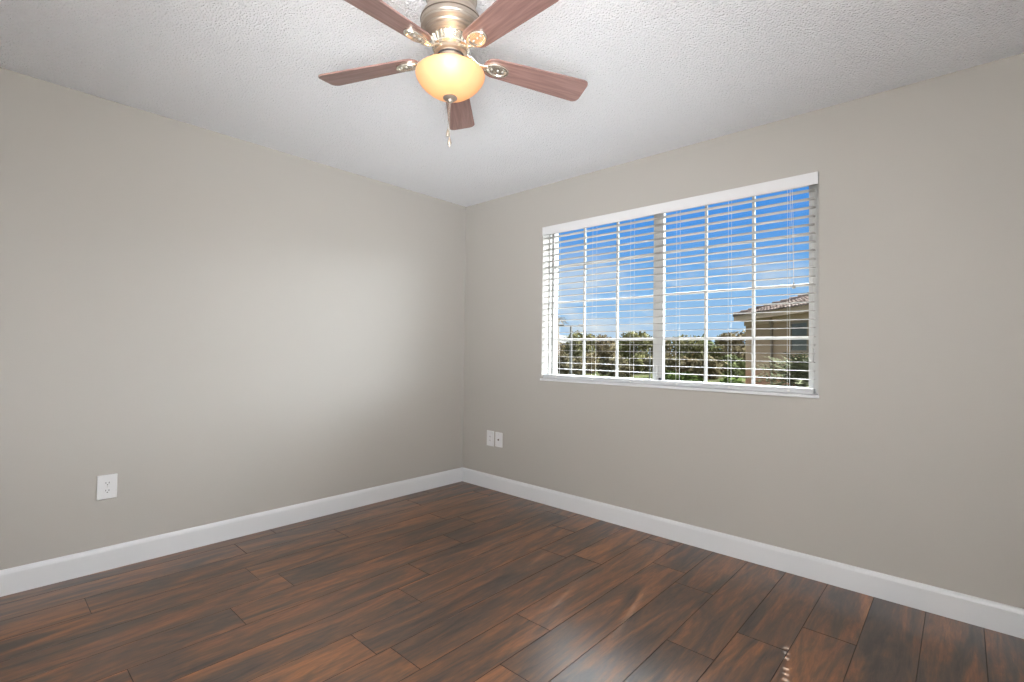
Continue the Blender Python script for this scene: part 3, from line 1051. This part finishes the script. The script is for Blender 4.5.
CX, CY = 3.279, -2.957
def polar(px, D):
    a = yaw - math.atan((px - 512) / F)
    return (CX - sin(a) * D, CY + cos(a) * D)
trees = [  # bearing, distance, height, radius, leaf, label
    (548, 43, 2.35, 2.0, 1, 'olive bushy tree at the left edge of the window view'),
    (577, 41, 2.75, 1.7, 0, 'rounded olive tree just right of the street lamp'),
    (600, 44, 2.55, 1.8, 1, 'low broad tree in the middle pane column of the left sash'),
    (620, 47, 2.30, 1.6, 2, 'lowest dark tree, in the dip of the tree line'),
    (641, 40, 2.70, 1.7, 0, 'full olive tree just left of the window mullion'),
    (662, 49, 2.45, 1.8, 1, 'tree directly behind the window mullion'),
    (684, 41.5, 2.50, 1.7, 0, 'olive tree in the left pane column of the right sash'),
    (704, 46, 2.65, 1.7, 2, 'dark green tree behind the first bar of the right sash'),
    (724, 40, 2.55, 1.6, 0, 'tree left of the neighbouring house eave'),
    (743, 36, 2.60, 1.7, 1, 'tallest tree, tucked behind the corner of the tan house'),
]
for i, (px, D, h, r, li, lab) in enumerate(trees):
    tree('tree', lab, 'tree', polar(px, D), h + 0.18, r, M_leaf[li], 20 + i, True, 3600, 'trees beyond the lawn')
shrubs = [
    (566, 26.2, 1.15, 1.0, 3, 'brown twiggy shrub at the foot of the street lamp'),
    (590, 30, 1.20, 1.0, 1, 'dry olive shrub right of the street lamp'),
    (613, 26.4, 1.05, 1.0, 3, 'brownish shrub below the dip in the tree line'),
    (638, 30.2, 1.15, 1.0, 0, 'green shrub left of the window mullion'),
    (660, 26.6, 1.15, 1.0, 3, 'brown shrub behind the window mullion'),
    (684, 30.4, 1.05, 1.0, 1, 'dry shrub low in the left panes of the right sash'),
    (707, 26.8, 1.15, 1.0, 3, 'brown shrub below the first bar of the right sash'),
    (729, 30.2, 1.20, 1.0, 2, 'dark shrub beside the corner of the tan house'),
]
for i, (px, D, h, r, li, lab) in enumerate(shrubs):
    tree('shrub', lab, 'shrub', polar(px, D), h, r, M_leaf[li], 60 + i, False, 2600, 'shrubs in front of the trees')
hedges = [(672, 22, 'bright green low bush right of the window mullion'), (690, 19.8, 'bright green low bush second from the window mullion'),
          (735, 18, 'bright green low bush at the left corner of the tan house')]
M_bright = leaf_mat('bright_green_leaves', (0.065, 0.085, 0.025), 0.35, 3)
for i, (px, D, lab) in enumerate(hedges):
    tree('low_bush', lab, 'bush', polar(px, D), 0.50, 0.55, M_bright, 90 + i, False, 900, 'low green bushes')

# spiky palm in front of the house
def fronds(bm, n, L, rs, droop, z0, wid):
    for i in range(n):
        a = 2 * pi * i / n * 2.618 + rs.uniform(-.1, .1)
        el = rs.uniform(R(8), R(72))
        ll = L * rs.uniform(0.8, 1.1)
        prev = None
        u = Vector((cos(a), sin(a), 0))
        sd = Vector((-sin(a), cos(a), 0))
        for k in range(9):
            s = k / 8
            p = u * (ll * s * cos(el)) + Vector((0, 0, z0 + ll * s * sin(el) - droop * ll * s * s))
            w = wid * (0.4 + 0.6 * sin(pi * min(1, s * 1.05 + .1)))
            if k:
                for sg in (-1, 1):     # leaflets
                    tip = p + sd * sg * w + u * w * 0.5 + Vector((0, 0, w * 0.25))
                    b0 = prev.lerp(p, 0.45)
                    bm.faces.new([bm.verts.new(b0), bm.verts.new(p), bm.verts.new(tip)])
                q = sd * 0.012
                bm.faces.new([bm.verts.new(prev - q), bm.verts.new(prev + q), bm.verts.new(p + q), bm.verts.new(p - q)])
            prev = p
x, y = polar(806, 11.3)
sp = thing('spiky_palm', 'spiky grey green palm with arching fronds before the tan house', 'palm', (x, y, GZ))
bm = B(); fronds(bm, 130, 1.25, random.Random(5), 0.36, 0.62, 0.20); obj('fronds', bm, M_palm, sp)
bm = B(); tube(bm, [(0, 0, -0.05), (0, 0, 0.3), (0, 0, 0.65)], [0.16, 0.15, 0.10], 10); obj('trunk', bm, M_bark, sp)
x, y = polar(557.5, 33)
tp = thing('palm_tree', 'small brownish palm crown at the far left above the tree line', 'palm tree', (x, y, GZ))
bm = B(); fronds(bm, 34, 0.75, random.Random(9), 0.55, 3.35, 0.16); obj('fronds', bm, M_deadfrond, tp)
bm = B(); tube(bm, [(0, 0, -0.05), (0.05, 0, 1.5), (0, 0, 3.4)], [0.11, 0.08, 0.08], 10); obj('trunk', bm, M_bark, tp)

# street lamp and slim post
x, y = polar(571, 25)
sl_ = thing('street_lamp', 'grey street lamp post with a wide cross arm', 'street lamp', (x, y, GZ), yaw)
bm = B(); tube(bm, [(0, 0, 0), (0, 0, 2.59)], [0.075, 0.06], 12); box(bm, (-0.12, -0.12, 0), (0.12, 0.12, 0.05)); obj('pole', bm, M_pole, sl_)
bm = B(); box(bm, (-0.62, -0.03, 2.54), (0.62, 0.03, 2.60), bevel=0.005); obj('cross_arm', bm, M_pole, sl_)
for s in (-1, 1):
    bm = B(); box(bm, (s * 0.5 - 0.13, -0.09, 2.59), (s * 0.5 + 0.13, 0.09, 2.66), bevel=0.02); obj('lamp_head', bm, M_pole, sl_)
x, y = polar(650, 24)
pp = thing('slim_post', 'slim grey post standing left of the window mullion', 'post', (x, y, GZ))
bm = B(); tube(bm, [(0, 0, 0), (0, 0, 1.42)], [0.03, 0.026], 10); obj('post_shaft', bm, M_pole, pp)
bm = B(); lathe(bm, [(0, 1.50), (0.03, 1.48), (0.045, 1.44), (0.03, 1.41), (0, 1.41)], 12); obj('post_cap', bm, M_pole, pp, smooth=True)

# far house on the left
x, y = polar(556, 62)
fh = thing('distant_house', 'distant low house with a grey hip roof, far left in the window', 'house', (x, y, GZ), R(50))
bm = B(); box(bm, (-3.2, -3.2, 0), (3.2, 3.2, 2.2)); obj('house_wall', bm, M_stucco, fh)
bm = B()
a = [bm.verts.new(p) for p in ((-3.7, -3.7, 2.2), (3.7, -3.7, 2.2), (3.7, 3.7, 2.2), (-3.7, 3.7, 2.2))]
r1, r2_ = bm.verts.new((-1, 0, 3.3)), bm.verts.new((1, 0, 3.3))
bm.faces.new(a[::-1]); bm.faces.new((a[0], a[1], r2_, r1)); bm.faces.new((a[1], a[2], r2_)); bm.faces.new((a[2], a[3], r1, r2_)); bm.faces.new((a[3], a[0], r1))
obj('house_roof', bm, mat('grey_shingles', (0.085, 0.083, 0.08), 0.95, var=0.15, spec=0.0), fh)
